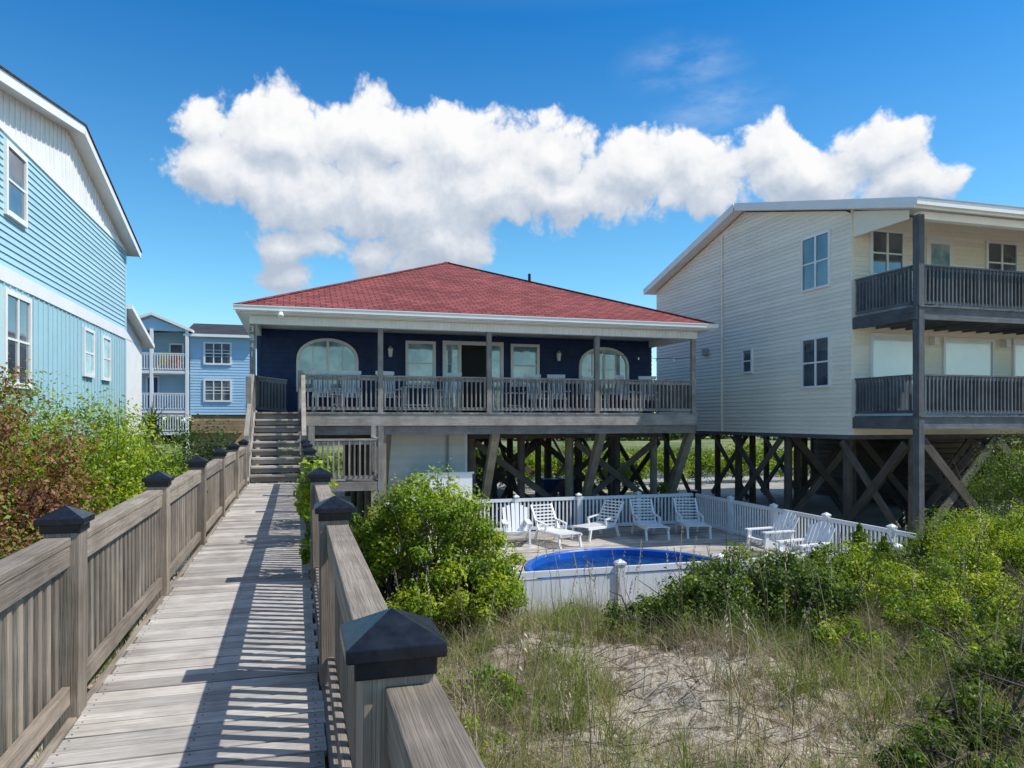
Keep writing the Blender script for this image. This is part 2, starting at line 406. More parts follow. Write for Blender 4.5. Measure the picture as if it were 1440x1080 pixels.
for x in (-.99,.14): b.beam((x,17.0,DZ-.05),(x,PY,PZ-.12),.04,.28,'porchw')
for x in (-1.04,.18):
    b.bx(x-.06,x+.06,17.05,17.17,-1.9,-.35,'porchw')
    p0=Vector((x,17.1,DZ+.08));p1=Vector((x,PY,PZ+.08))
    b.beam(p0+Vector((0,0,.9)),p1+Vector((0,0,.9)),.1,.04,'porchw'); b.beam(p0+Vector((0,0,.05)),p1+Vector((0,0,.05)),.04,.08,'porchw')
    for i in range(20):
        q=p0.lerp(p1,(i+.5)/20); b.bx(x-.018,x+.018,q.y-.018,q.y+.018,q.z+.05,q.z+.9,'porchw')
b.bx(XL-.03,XL+.09,PY-1.3,PY-1.18,-3.3,1.0,'porchw')
b.done('entry_stairs',H)
b=MB(); b.bx(.28,1.9,16.9,18.6,DZ-.2,DZ-.001,'porchw')
for x in (.34,1.85):
    for y in (16.95,18.55): b.bx(x-.06,x+.06,y-.06,y+.06,-3.3,-.15,'porchw')
b.railing((.4,16.95,DZ),(1.79,16.95,DZ),.95,.12,.035,'porchw'); b.railing((1.85,17.0,DZ),(1.85,18.5,DZ),.95,.12,.035,'porchw')
b.done('side_landing',H)
b=MB(); hx0,hx1=-1.05,11.4
b.laps('S',WY,PZ,2.6,.145,lambda z:(hx0,hx1),'navy',.02)
b.laps('W',hx0,PZ,2.6,.145,lambda z:(WY,33),'navy',.02)
b.laps('E',hx1,PZ,2.6,.145,lambda z:(WY,33),'navy',.02)
b.bx(hx0+.02,hx1-.02,WY+.03,32.9,-.3,2.58,'navy')
for z in np.arange(PZ,2.55,.145):
    x=hx0+random.uniform(0,.2)
    while x<hx1:
        yo=WY-.0165; b.bx(x,x+.006,yo-.002,yo+.012,z+.004,z+.1,'dark'); x+=random.uniform(.13,.3)
b.bx(hx0-.02,hx0+.09,WY-.03,WY,PZ,2.6,'navy')
b.done('walls',H)
b=MB()
b.window('S',WY,3.27,4.02,1.12,2.3,'glassc',.085,1)
b.window('S',WY,6.58,7.36,1.12,2.3,'glassc',.085,1)
b.wb('S',WY,4.32,6.25,.0,.03,PZ,2.42,'white')
b.wb('S',WY,4.42,4.80,.03,.05,PZ+.1,2.3,'glassc'); b.wb('S',WY,5.83,6.15,.03,.05,PZ+.1,2.3,'glassc')
b.wb('S',WY,4.9,5.72,.03,.045,PZ+.02,2.3,'dark')  # flat dark panel paints the unlit room in the open doorway
for u0,u1 in ((4.32,4.42),(4.80,4.9),(5.72,5.83),(6.15,6.25)): b.wb('S',WY,u0,u1,.03,.09,PZ,2.42,'white')
b.wb('S',WY,4.42,6.15,.03,.088,2.3,2.418,'white')
b.wb('S',WY,4.6,4.62,.05,.06,PZ+.1,2.3,'white')
for zz in (.7,1.2,1.7): b.wb('S',WY,4.42,4.8,.05,.06,zz,zz+.02,'white')
def arch(u0,u1,zb,zs,zt,g):
    c=(u0+u1)/2; w=(u1-u0)/2; r=zt-zs; n=18
    pts=[(c+w*math.cos(math.pi*i/n),zs+r*math.sin(math.pi*i/n)**.85) for i in range(n+1)]
    b.poly([b.wp('S',WY,u,.035,z) for u,z in ([(u0,zb),(u1,zb)]+pts)],g)
    for (ua,za),(ub,zb2) in zip(pts[:-1],pts[1:]): b.beam(b.wp('S',WY,ua,.045,za),b.wp('S',WY,ub,.045,zb2),.09,.085,'white',(0,1,0))
    b.wb('S',WY,u0-.045,u0+.045,0,.09,zb,zs,'white'); b.wb('S',WY,u1-.045,u1+.045,0,.09,zb,zs,'white')
    b.wb('S',WY,u0-.045,u1+.045,0,.092,zb-.09,zb,'white')
    b.wb('S',WY,c-.035,c+.035,.03,.07,zb,zt-.03,'white')
    b.wb('S',WY,c-w*.5-.015,c-w*.5+.015,.03,.06,zb,zs+r*.75,'white'); b.wb('S',WY,c+w*.5-.015,c+w*.5+.015,.03,.06,zb,zs+r*.75,'white')
arch(.06,1.74,.9,1.72,2.34,'glassc'); arch(8.84,10.5,.9,1.72,2.32,'glassc')
b.done('windows_and_door',H)
for x in (2.72,8.08):
    b=MB(); b.wb('S',WY,x-.06,x+.06,.0,.04,1.95,2.15,'grey'); b.cyl((x,WY-.12,1.88),(x,WY-.12,2.12),.05,.08,'white',10); b.cyl((x,WY-.12,2.12),(x,WY-.12,2.2),.09,.02,'grey',10); b.done('wall_lantern',H)
b=MB(); pa=Vector((8.3,PY+.14,1.95)); pb=Vector((XR-.1,PY+.14,1.85)); pv=None
for i in range(17):
    t=i/16; q=pa.lerp(pb,t)-Vector((0,0,.35*t*(1-t)))
    if pv is not None: b.cyl(pv,q,.008,.008,'hose',5,False)
    if i%3==1: b.cyl(q-Vector((0,0,.07)),q,.022,.014,'plastic',6)
    pv=q
b.done('string_lights',H)
b=MB(); ex0,ex1,ey0,ey1=-1.4,11.8,19.15,33.6; EZ=2.80; A=(5.2,26.1,5.62); A2=(5.2,27.0,5.62)
c=[(ex0,ey0,EZ),(ex1,ey0,EZ),(ex1,ey1,EZ),(ex0,ey1,EZ)]
b.poly([c[0],c[1],A],'red'); b.poly([c[1],c[2],A2,A],'red'); b.poly([c[2],c[3],A2],'red'); b.poly([c[3],c[0],A,A2],'red')
for p,q in ((c[0],A),(c[1],A),(A,A2)): b.beam(Vector(p)+Vector((0,0,.012)),Vector(q)+Vector((0,0,.012)),.2,.03,'red')
b.done('roof',H)
b=MB()
b.bx(ex0-.0,ex1,ey0-.012,ey0+.03,EZ-.16,EZ-.005,'white')
b.bx(ex0-.05,ex1+.05,ey0-.11,ey0-.014,EZ-.13,EZ-.02,'white')
b.bx(ex0-.06,ex1+.06,ey0-.125,ey0-.1,EZ-.035,EZ-.012,'white')
b.bx(ex0-.012,ex0+.03,ey0+.03,ey1,EZ-.16,EZ-.005,'white'); b.bx(ex1-.03,ex1+.012,ey0+.03,ey1,EZ-.16,EZ-.005,'white')
b.bx(ex0+.03,ex1-.03,ey0+.03,ey1-.05,EZ-.185,EZ-.165,'white')
b.bx(XL-.02,XR+.02,PY-.03,PY+.17,2.40,EZ-.19,'white')
x=XL
while x<XR: b.bx(x,x+.05,PY-.045,PY-.03,2.41,EZ-.2,'white'); x+=.1
b.bx(XL,XL+.15,PY+.17,WY,2.40,EZ-.19,'white'); b.bx(XR-.15,XR,PY+.17,WY,2.40,EZ-.19,'white')
b.cyl((7.7,24.2,4.6),(7.7,24.2,5.0),.05,.05,'dark',8)
b.cyl((-.35,ey0-.13,2.62),(-.35,ey0-.2,2.52),.05,.07,'white',8)
b.done('eaves_and_gutter',H)
for i,ch in enumerate("3841"):
    cu=bpy.data.curves.new('digit','FONT'); cu.body=ch; cu.size=.2; cu.extrude=.006; cu.materials.append(M['vinyl'])
    o=bpy.data.objects.new('house_number_digit',cu); o.location=(XL-.01,PY-.014,2.2-.21*i); o.rotation_euler=(math.pi/2,0,0); scene.collection.objects.link(o); o.parent=H
b=MB()
rows=[21.9,25.2,28.6,32.4]; cols=[-.8,2.1,3.6,5.1,6.7,8.3,9.9,11.2]
for y in rows:
    for x in cols:
        r=random.uniform(.11,.14); j=random.uniform(-.05,.05)
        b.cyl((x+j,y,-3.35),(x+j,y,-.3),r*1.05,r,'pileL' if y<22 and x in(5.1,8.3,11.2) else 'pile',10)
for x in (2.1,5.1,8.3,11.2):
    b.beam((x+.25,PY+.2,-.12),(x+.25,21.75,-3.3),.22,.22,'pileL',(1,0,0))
b.bx(1.95,2.3,PY+.1,PY+.4,-3.3,-.4,'pileL')
for y in rows:
    b.bx(-1,11.4,y-.2,y-.15,-.58,-.3,'pile'); b.bx(-1,11.4,y+.15,y+.2,-.58,-.3,'pile')
def xb(p,q): b.beam(p,q,.05,.2,'pile')
for y,off in ((25.2,.17),(32.4,.17)):
    for c0,c1 in ((5.1,8.3),(8.3,11.2)):
        xb((c0,y-off,-3.1),(c1,y-off,-.7)); xb((c0,y-off-.06,-.7),(c1,y-off-.06,-3.1))
xb((5.2,21.73,-.7),(8.2,21.73,-2.9)); xb((8.4,21.73,-2.8),(11.2,21.73,-.7)); xb((8.4,21.66,-.7),(11.2,21.66,-2.8))
for x in (6.7,11.2):
    for y0,y1 in zip(rows[:-1],rows[1:]): xb((x+.17,y0,-3.0),(x+.17,y1,-.7)); xb((x+.23,y0,-.7),(x+.23,y1,-3.0))
for x in np.arange(-1,11.5,.45): b.bx(x-.02,x+.02,WY+.05,32.8,-.53,-.3,'pile')
b.done('pilings_and_braces',H)
b=MB(); b.laps('S',21.0,-3.3,-.41,.12,lambda z:(2.4,4.75),'shedw'); b.laps('E',4.75,-3.3,-.41,.12,lambda z:(21.0,24.5),'shedw')
b.bx(2.4,4.73,21.02,24.5,-3.3,-.42,'shedw'); b.bx(4.70,4.78,20.97,21.05,-3.3,-.41,'white'); b.cyl((4.2,20.93,-3.2),(4.2,20.93,-.45),.03,.03,'grey',8)
b.bx(3.05,4.7,20.0,20.04,-3.2,-1.5,'white');b.bx(3.05,3.09,20.04,20.8,-3.2,-1.5,'white');b.bx(4.66,4.7,20.04,20.8,-3.2,-1.5,'white')
b.bx(3.0,4.75,19.97,20.07,-1.5,-1.45,'white')
b.done('storage_enclosure',H)
def trash(x,y):
    b=MB(); z=-3.27; w0,w1=.24,.30
    lo=[(x-w0,y-w0,z+.06),(x+w0,y-w0,z+.06),(x+w0,y+w0,z+.06),(x-w0,y+w0,z+.06)]; hi=[(x-w1,y-w1,z+.98),(x+w1,y-w1,z+.98),(x+w1,y+w1,z+.98),(x-w1,y+w1,z+.98)]
    for i in range(4): b.poly([lo[i],lo[(i+1)%4],hi[(i+1)%4],hi[i]],'navydoor')
    b.poly(list(reversed(lo)),'navydoor')
    b.bx(x-.32,x+.32,y-.34,y+.32,z+.98,z+1.03,'navydoor'); b.bx(x-.26,x+.26,y+.33,y+.38,z+.9,z+.94,'dark')
    for s_ in (-.27,.27): b.cyl((x+s_-.03,y+.26,z+.12),(x+s_+.03,y+.26,z+.12),.12,.12,'dark',12)
    b.done('trash_can')
trash(9.2,26.5); trash(10.0,26.6)

# ------------------------------------------------------------ chairs
def chair_parts(b,kind):
    k='plastic'
    if kind=='rocker':
        for x in (-.27,.27):
            pts=[(x,-.42+.84*i/8,.03+.12*((i-4)/4)**2) for i in range(9)]
            for p,q in zip(pts[:-1],pts[1:]): b.beam(p,q,.04,.04,k)
            b.bx(x-.02,x+.02,-.26,-.22,.05,.66,k); b.bx(x-.02,x+.02,.2,.24,.05,.5,k)
            b.bx(x-.045,x+.045,-.32,.26,.64,.67,k)
        for i in range(7): b.bx(-.26,.26,-.27+i*.075,-.21+i*.075,.42,.44,k)
        for i in range(7):
            x=-.22+i*.0733; b.beam((x,.22,.42),(x,.42,1.15),.045,.02,k,(1,0,0))
        b.beam((-.28,.42,1.14),(.28,.42,1.14),.03,.1,k); b.beam((-.27,.26,.58),(.27,.26,.58),.03,.06,k)
    elif kind=='lounge':
        for x in (-.3,.3):
            b.beam((x,-.85,.32),(x,.25,.30),.04,.06,k); b.beam((x,.2,.30),(x,.62,.92),.04,.05,k)
            b.beam((x,-.75,.3),(x,-.82,0),.05,.05,k); b.beam((x,.3,.3),(x,.42,0),.05,.05,k)
            b.beam((x,-.15,.5),(x,.38,.56),.06,.03,k); b.beam((x,-.15,.5),(x,-.1,.3),.04,.04,k)
        for i in range(12): b.bx(-.28,.28,-.84+i*.09,-.78+i*.09,.335,.355,k)
        for i in range(8):
            t=(i+.5)/8; b.beam((-.28,.2+.42*t,.33+.62*t),(.28,.2+.42*t,.33+.62*t),.05,.03,k)
    elif kind=='adirondack':
        for x in (-.3,.3):
            b.beam((x,-.45,.0),(x,-.4,.55),.05,.09,k); b.beam((x,-.45,.36),(x,.5,.05),.04,.12,k)
            b.beam((x,-.5,.57),(x,.35,.57),.13,.03,k); b.beam((x,.3,.57),(x,.35,.1),.04,.08,k)
        for i in range(6): b.beam((-.29,-.44+i*.1,.38-i*.032),(.29,-.44+i*.1,.38-i*.032),.08,.02,k)
        for i in range(6):
            x=-.25+i*.1; b.beam((x,.12,.2),(x*1.15,.5,1.0-.5*abs(x)),.085,.02,k,(1,0,0))
def chair(name,kind,x,y,z,rot):
    b=MB(); b.X=Matrix.Translation((x,y,z))@Matrix.Rotation(math.radians(rot),4,'Z'); chair_parts(b,kind); return b.done(name)
for x,y,r in ((.75,20.9,10),(1.45,21.0,-8),(2.55,20.9,15),(4.25,21.0,-25),(7.0,21.1,8),(7.6,21.0,-10),(9.9,20.8,35),(10.6,21.0,-20),(8.9,21.2,0)):
    chair('rocking_chair','rocker',x,y,PZ,r)
def table(x,y,z,w=.5,h=.6,k='plastic'):
    b=MB(); b.bx(x-w/2,x+w/2,y-w/2,y+w/2,z+h-.03,z+h,k)
    for sx_ in (-1,1):
        for sy_ in (-1,1): b.bx(x+sx_*(w/2-.05)-.02,x+sx_*(w/2-.05)+.02,y+sy_*(w/2-.05)-.02,y+sy_*(w/2-.05)+.02,z,z+h-.03,k)
    b.bx(x-w/2+.05,x+w/2-.05,y-.015,y+.015,z+.2,z+.24,k); b.done('patio_table')
table(3.3,20.7,PZ,.9,.72);table(6.2,20.9,PZ);table(1.1,20.6,PZ,.4,.5)
PD=-3.15
for kind,nm,x,y,r in (('adirondack','adirondack_chair',5.35,17.9,-12),('lounge','lounge_chair',6.3,17.8,12),('lounge','lounge_chair',7.85,18.4,-62),('lounge','lounge_chair',9.15,18.2,-8),('lounge','lounge_chair',10.4,18.1,-14),('adirondack','adirondack_chair',10.3,13.2,-80),('adirondack','adirondack_chair',10.7,14.9,-85)):
    chair(nm,kind,x,y,PD,r)

# ------------------------------------------------------------ pool
PC=(6.8,14.35); PR=2.15
b=MB(); y=10.45
while y<19.8:
    dy=y+.07-PC[1]; R=PR+.06; j=random.uniform(-.002,.002)
    if abs(dy)<R:
        hw=math.sqrt(R*R-dy*dy)
        b.bx(2.2,PC[0]-hw,y,y+.134,PD-.04,PD+j,'deck'); b.bx(PC[0]+hw,11.5,y,y+.134,PD-.04,PD+j,'deck')
    else:
        b.bx(2.2,11.5,y,y+.134,PD-.04,PD+j,'deck')
    y+=.14
b.done('pool_deck')
P=empty('swimming_pool'); b=MB(); n=64
def ring(r,z): return [(PC[0]+r*math.cos(2*math.pi*i/n),PC[1]+r*math.sin(2*math.pi*i/n),z) for i in range(n)]
prof=[(PR+.08,PD-.1),(PR+.08,PD+.03),(PR+.04,PD+.05),(PR-.03,PD+.05),(PR-.06,PD+.02),(PR-.06,PD-.14)]
rs=[ring(*p) for p in prof]
for ra,rb in zip(rs[:-1],rs[1:]):
    for i in range(n): b.poly([ra[i],ra[(i+1)%n],rb[(i+1)%n],rb[i]],'liner',.5)
b.done('rim',P)
b=MB(); b.poly(ring(PR-.055,PD-.12),'water'); b.done('water',P)
Fn=empty('pool_fence'); b=MB(); fb,ft=-3.2,-2.22
def picket(p0,p1,solid=False):
    p0=Vector(p0);p1=Vector(p1);L=(p1-p0).length; nb=max(1,round(L/1.9)); up=Vector((0,0,1)); d=(p1-p0).normalized()
    for i in range(nb+1):
        q=p0.lerp(p1,i/nb); b.bx(q.x-.06,q.x+.06,q.y-.06,q.y+.06,fb-.2,ft+.06,'vinyl')
        z=ft+.06; c=[(q.x-.075,q.y-.075,z),(q.x+.075,q.y-.075,z),(q.x+.075,q.y+.075,z),(q.x-.075,q.y+.075,z)]
        b.bx(q.x-.075,q.x+.075,q.y-.075,q.y+.075,z-.03,z-.001,'vinyl')
        for a_ in range(4): b.poly([c[a_],c[(a_+1)%4],(q.x,q.y,z+.05)],'vinyl')
    b.beam(p0+up*(ft-.05),p1+up*(ft-.05),.05,.09,'vinyl'); b.beam(p0+up*(fb+.12),p1+up*(fb+.12),.05,.09,'vinyl')
    if solid:
        m_=int(L/.15)
        for i in range(m_):
            q=p0+d*(L*(i+.5)/m_); b.obox(q+up*((fb+ft)/2),(d,Vector((-d.y,d.x,0)),up),(L/m_/2-.002,.012,(ft-fb)/2-.12),'vinyl')
    else:
        m_=int(L/.115)
        for i in range(m_):
            q=p0+d*(L*(i+.5)/m_); b.obox(q+up*((fb+ft)/2),(d,Vector((-d.y,d.x,0)),up),(.022,.012,(ft-fb)/2-.1),'vinyl')
picket((2.2,19.95,0),(11.6,19.95,0)); picket((11.6,19.95,0),(11.6,10.3,0)); picket((11.6,10.3,0),(3.0,10.3,0),True); picket((2.2,19.95,0),(2.2,10.6,0)); picket((11.75,10.9,0),(14.2,10.9,0))
b.done('panels',Fn)

# ------------------------------------------------------------ cream beach house
C=empty('cream_beach_house'); cx=14.5; cx2=27; fy=16.7; by=28.0; bz=-.42
def rz(Y): return 5.25+(Y-14.2)*.262 if Y<=21.7 else 7.215-(Y-21.7)*.262
def cext(z):
    lo,hi=fy,by; zz=z+.24
    if zz>5.25: lo=max(fy,14.2+(zz-5.25)/.262)
    if zz>rz(28): hi=min(by,21.7+(7.215-zz)/.262)
    return (lo,hi)
b=MB()
b.laps('W',cx,bz,6.98,.128,cext,'cream',.024)
b.laps('S',fy,bz,5.65,.128,lambda z:(cx,cx2),'cream',.024)
b.bx(cx+.02,cx2,fy+.03,by,bz,5.3,'cream')
b.bx(cx-.03,cx+.07,fy-.03,fy+.0,bz,5.7,'cream')
b.cyl((cx-.05,23.0,bz),(cx-.05,23.0,6.5),.035,.035,'cream',8)
b.bx(cx-.02,cx2,fy+.0,by,bz-.12,bz-.002,'bwood')
b.done('walls',C)
b=MB()
b.window('W',cx,17.55,18.65,3.83,5.3,'glass',.07,2,kf='white'); b.window('W',cx,17.55,18.65,.98,2.33,'glass',.07,2)
b.window('W',cx,21.25,21.7,1.6,2.3,'glass',.06,1)
b.wb('W',cx,23.9,24.2,0,.14,2.35,2.6,'grey')
b.window('S',fy,15.15,16.15,4.0,5.15,'glass',.07,2); b.window('S',fy,19.2,20.25,4.0,5.1,'glass',.07,2); b.window('S',fy,22,23,4.0,5.1,'glass',.07,2)
b.wb('S',fy,17.0,17.95,.0,.05,2.8,5.15,'white'); b.wb('S',fy,17.15,17.8,.05,.06,4.0,4.95,'glassc')
b.window('S',fy,15.15,16.75,.85,2.3,'blind',.07,1,sash=False); b.window('S',fy,17.65,19.35,.3,2.25,'blind',.08,1,sash=False)
b.window('S',fy,20.2,21.8,.85,2.3,'blind',.07,1,sash=False)
b.window('S',fy,22.6,24.4,.85,2.3,'blind',.07,1,sash=False)
for x in (17.2,19.8): b.wb('S',fy,x-.08,x+.08,.02,.2,2.1,2.3,'white')
b.done('windows_and_doors',C)
b=MB(); X0,X1=14.12,27.4
b.prism([(X0,14.2,5.25),(X1,14.2,5.25),(X1,21.7,7.215),(X0,21.7,7.215)],.2,'groof','white')
b.prism([(X0,21.7,7.213),(X1,21.7,7.213),(X1,28.35,rz(28.35)),(X0,28.35,rz(28.35))],.2,'groof','white')
b.bx(X0-.03,X1,14.08,14.19,5.10,5.26,'white'); b.bx(X0-.01,X1,14.06,14.2,5.245,5.27,'grey')
b.beam((X0-.02,14.15,5.16),(X0-.02,21.7,7.125),.03,.24,'white'); b.beam((X0-.02,21.7,7.125),(X0-.02,28.4,rz(28.4)-.09),.03,.24,'white')
b.bx(14.62,27,14.5,14.7,4.9,5.08,'white')
b.poly([(14.52,14.75,4.95),(14.52,16.69,4.95),(14.52,16.69,5.66),(14.52,14.75,5.16)],'cream')
b.done('roof',C)
b=MB()
for z0 in (2.45,-.24):
    b.bx(14.5,27,14.5,14.56,z0,z0+.3,'bwood'); b.bx(14.5,14.56,14.56,16.69,z0,z0+.3,'bwood')
    x=14.56
    while x<27: b.bx(x,x+.135,14.45,16.68,z0+.3,z0+.335,'bwood'); x+=.14
    for x in np.arange(14.8,27,.5): b.bx(x-.02,x+.02,14.57,16.67,z0+.03,z0+.299,'bwood')
    zz=z0+.335
    b.railing((14.65,14.6,zz),(27,14.6,zz),1.0,.12,.035,'bwood'); b.railing((14.6,14.75,zz),(14.6,16.65,zz),1.0,.12,.035,'bwood')
for x in (14.62,22.2,26): b.bx(x-.08,x+.08,14.5-.03,14.67,-3.3,5.0,'bwood')
b.done('porches',C)
b=MB()
for y in (14.9,17.2,19.8,22.5,25.2,27.7):
    for x in (14.8,17.2,19.6,22,24.4,26.6):
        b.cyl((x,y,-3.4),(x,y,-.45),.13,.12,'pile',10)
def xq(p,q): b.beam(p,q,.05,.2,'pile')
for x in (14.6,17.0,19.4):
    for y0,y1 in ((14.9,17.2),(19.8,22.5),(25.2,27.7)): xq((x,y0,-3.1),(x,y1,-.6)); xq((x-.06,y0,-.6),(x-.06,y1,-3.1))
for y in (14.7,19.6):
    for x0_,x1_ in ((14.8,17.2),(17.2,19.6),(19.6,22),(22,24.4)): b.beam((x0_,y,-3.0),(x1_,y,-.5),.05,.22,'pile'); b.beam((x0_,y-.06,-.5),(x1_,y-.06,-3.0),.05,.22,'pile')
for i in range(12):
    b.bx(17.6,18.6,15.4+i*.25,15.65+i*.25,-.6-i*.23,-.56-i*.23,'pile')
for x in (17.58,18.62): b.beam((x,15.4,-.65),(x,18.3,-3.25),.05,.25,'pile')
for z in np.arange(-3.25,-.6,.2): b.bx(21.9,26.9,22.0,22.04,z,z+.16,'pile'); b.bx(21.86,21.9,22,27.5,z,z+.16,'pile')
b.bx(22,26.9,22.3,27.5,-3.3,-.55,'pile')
b.done('pilings_and_braces',C)
for x in (19.5,21.3,23): chair('porch_chair','adirondack',x,15.6,.1,10)
chair('porch_chair','adirondack',15.6,15.5,2.79,-20); chair('porch_chair','adirondack',19.6,15.5,2.79,10)

# ------------------------------------------------------------ light blue beach house (left)
L=empty('light_blue_beach_house'); lx=-5.3; ly0,ly1=13.9,26.5; rx=-4.95; RYY=20.2; RZ=7.15
def lz(Y): return RZ-(RYY-Y)*.195 if Y<RYY else RZ-(Y-RYY)*.238
b=MB()
b.bx(-17,lx-.001,ly0,ly1,-3.4,5.45,'aqua')
for y in np.arange(ly0+.2,ly1,.33): b.wb('E',lx,y-.022,y+.022,0,.022,-3.3,2.58,'aqua')
b.wb('E',lx,ly0,ly1,0,.035,2.6,2.88,'white')
b.laps('E',lx,2.88,5.42,.135,lambda z:(ly0,ly1),'blueL',.024)
b.wb('E',lx,ly0,ly1,0,.04,5.42,5.56,'white')
b.poly([(lx+.002,ly0,5.55),(lx+.002,ly1,5.55),(lx+.002,ly1,lz(ly1)-.1),(lx+.002,RYY,RZ-.1),(lx+.002,ly0,lz(ly0)-.1)],'white')
for y in np.arange(ly0+.1,ly1,.3): b.wb('E',lx,y-.02,y+.02,0,.025,5.56,lz(y)-.18,'white')
b.wb('E',lx,ly1-.12,ly1+.02,0,.03,-3.3,2.6,'blueL'); b.wb('E',lx,ly1-.12,ly1+.02,.0,.036,2.88,5.42,'blueL')
b.done('walls',L)
b=MB()
b.window('E',lx,16.1,17.35,.72,2.38,'glass',.1,2); b.window('E',lx,16.15,17.1,3.98,5.2,'glass',.1,1)
b.window('E',lx,21.5,22.35,1.2,2.32,'glassc',.08,1); b.window('E',lx,23.4,24.2,1.2,2.32,'glassc',.08,1)
b.done('windows',L)
b=MB(); Lx=-17.3
b.prism([(Lx,ly0-.6,lz(ly0-.6)),(rx,ly0-.6,lz(ly0-.6)),(rx,RYY,RZ),(Lx,RYY,RZ)],.16,'droof','white')
b.prism([(Lx,RYY,RZ-.002),(rx,RYY,RZ-.002),(rx,ly1+.45,lz(ly1+.45)),(Lx,ly1+.45,lz(ly1+.45))],.16,'droof','white')
b.beam((rx+.015,ly0-.6,lz(ly0-.6)-.1),(rx+.015,RYY,RZ-.1),.03,.22,'white'); b.beam((rx+.015,RYY,RZ-.1),(rx+.015,ly1+.5,lz(ly1+.5)-.1),.03,.22,'white')
b.beam((rx+.03,ly0-.6,lz(ly0-.6)+.02),(rx+.03,RYY,RZ+.02),.06,.035,'droof'); b.beam((rx+.03,RYY,RZ+.02),(rx+.03,ly1+.5,lz(ly1+.5)+.02),.06,.035,'droof')
b.bx(-12,-5.45,ly1+.05,30.0,-3.3,2.75,'white')
b.prism([(-12.3,ly1+.05,3.75),(-5.1,ly1+.05,3.75),(-5.1,30.5,2.82),(-12.3,30.5,2.82)],.15,'droof','white')
b.poly([(-5.44,ly1+.05,2.7),(-5.44,30.0,2.7),(-5.44,30,2.85),(-5.44,ly1+.05,3.6)],'white')
b.done('roof_and_wing',L)

# ------------------------------------------------------------ background house
G=empty('pale_blue_beach_house'); b=MB(); gy=45
b.laps('S',gy,.28,4.75,.16,lambda z:(-5.7,-2.2),'blueB',.02); b.bx(-5.7,-2.2,gy+.02,54,.28,4.75,'blueB')
b.laps('S',gy+1.4,.28,5.0,.16,lambda z:(-9.4,-5.7),'blueB',.02); b.bx(-9.4,-5.7,gy+1.42,54,.28,5.0,'blueB')
b.prism([(-6.0,gy-.4,4.8),(-1.9,gy-.4,4.8),(-2.4,gy+4,5.9),(-6,gy+4,5.9)],.15,'droof','white')
b.prism([(-9.8,gy-.6,5.0),(-7.6,gy-.6,5.9),(-7.6,54,5.9),(-9.8,54,5.0)],.15,'droof','white')
b.prism([(-7.6,gy-.6,5.9),(-5.5,gy-.6,5.0),(-5.5,54,5.0),(-7.6,54,5.9)],.15,'droof','white')
b.poly([(-9.3,gy-.35,4.9),(-5.8,gy-.35,4.9),(-7.6,gy-.35,5.65)],'blueB')
b.window('S',gy,-4.9,-3.6,3.2,4.3,'glass',.1,3,3); b.window('S',gy,-4.9,-3.6,1.1,2.2,'glass',.1,3,3)
b.window('S',gy+1.4,-6.9,-6.3,3.3,4.3,'glass',.1,1); b.wb('S',gy+1.4,-8.2,-7.5,0,.05,.6,2.5,'white'); b.wb('S',gy+1.4,-8.1,-7.6,.05,.08,.6,2.4,'navydoor')
for z in (2.7,.5,-.7):
    b.bx(-9.3,-5.75,gy-.5,gy+1.38,z-.15,z,'white'); b.railing((-9.2,gy-.45,z),(-5.8,gy-.45,z),.95,.13,.04,'white')
for x in (-9.25,-7.6,-5.8): b.bx(x-.08,x+.08,gy-.52,gy-.36,-3.3,5.0,'white')
for i in range(6): b.bx(-5.65,-2.1,gy+.05,gy+.1,.24-.17*(i+1)+.02,.24-.17*i,'tan')
b.bx(-5.6,-2.2,gy+.6,54,-3.3,.2,'tan')
b.done('house_body',G)
for x,k in ((-7.1,'yellow'),(-6.5,'orange'),(-8.7,'navydoor')):
    b=MB(); z=2.7; b.bx(x-.25,x+.25,gy+.0,gy+.5,z+.38,z+.42,k); b.bx(x-.25,x+.25,gy+.45,gy+.52,z+.42,z+1.1,k)
    for a_ in(-.23,.23):
        b.bx(x+a_-.02,x+a_+.02,gy,gy+.04,z,z+.6,k); b.bx(x+a_-.02,x+a_+.02,gy+.46,gy+.5,z,z+.6,k); b.bx(x+a_-.04,x+a_+.04,gy,gy+.5,z+.6,z+.63,k)
    b.done('balcony_chair')

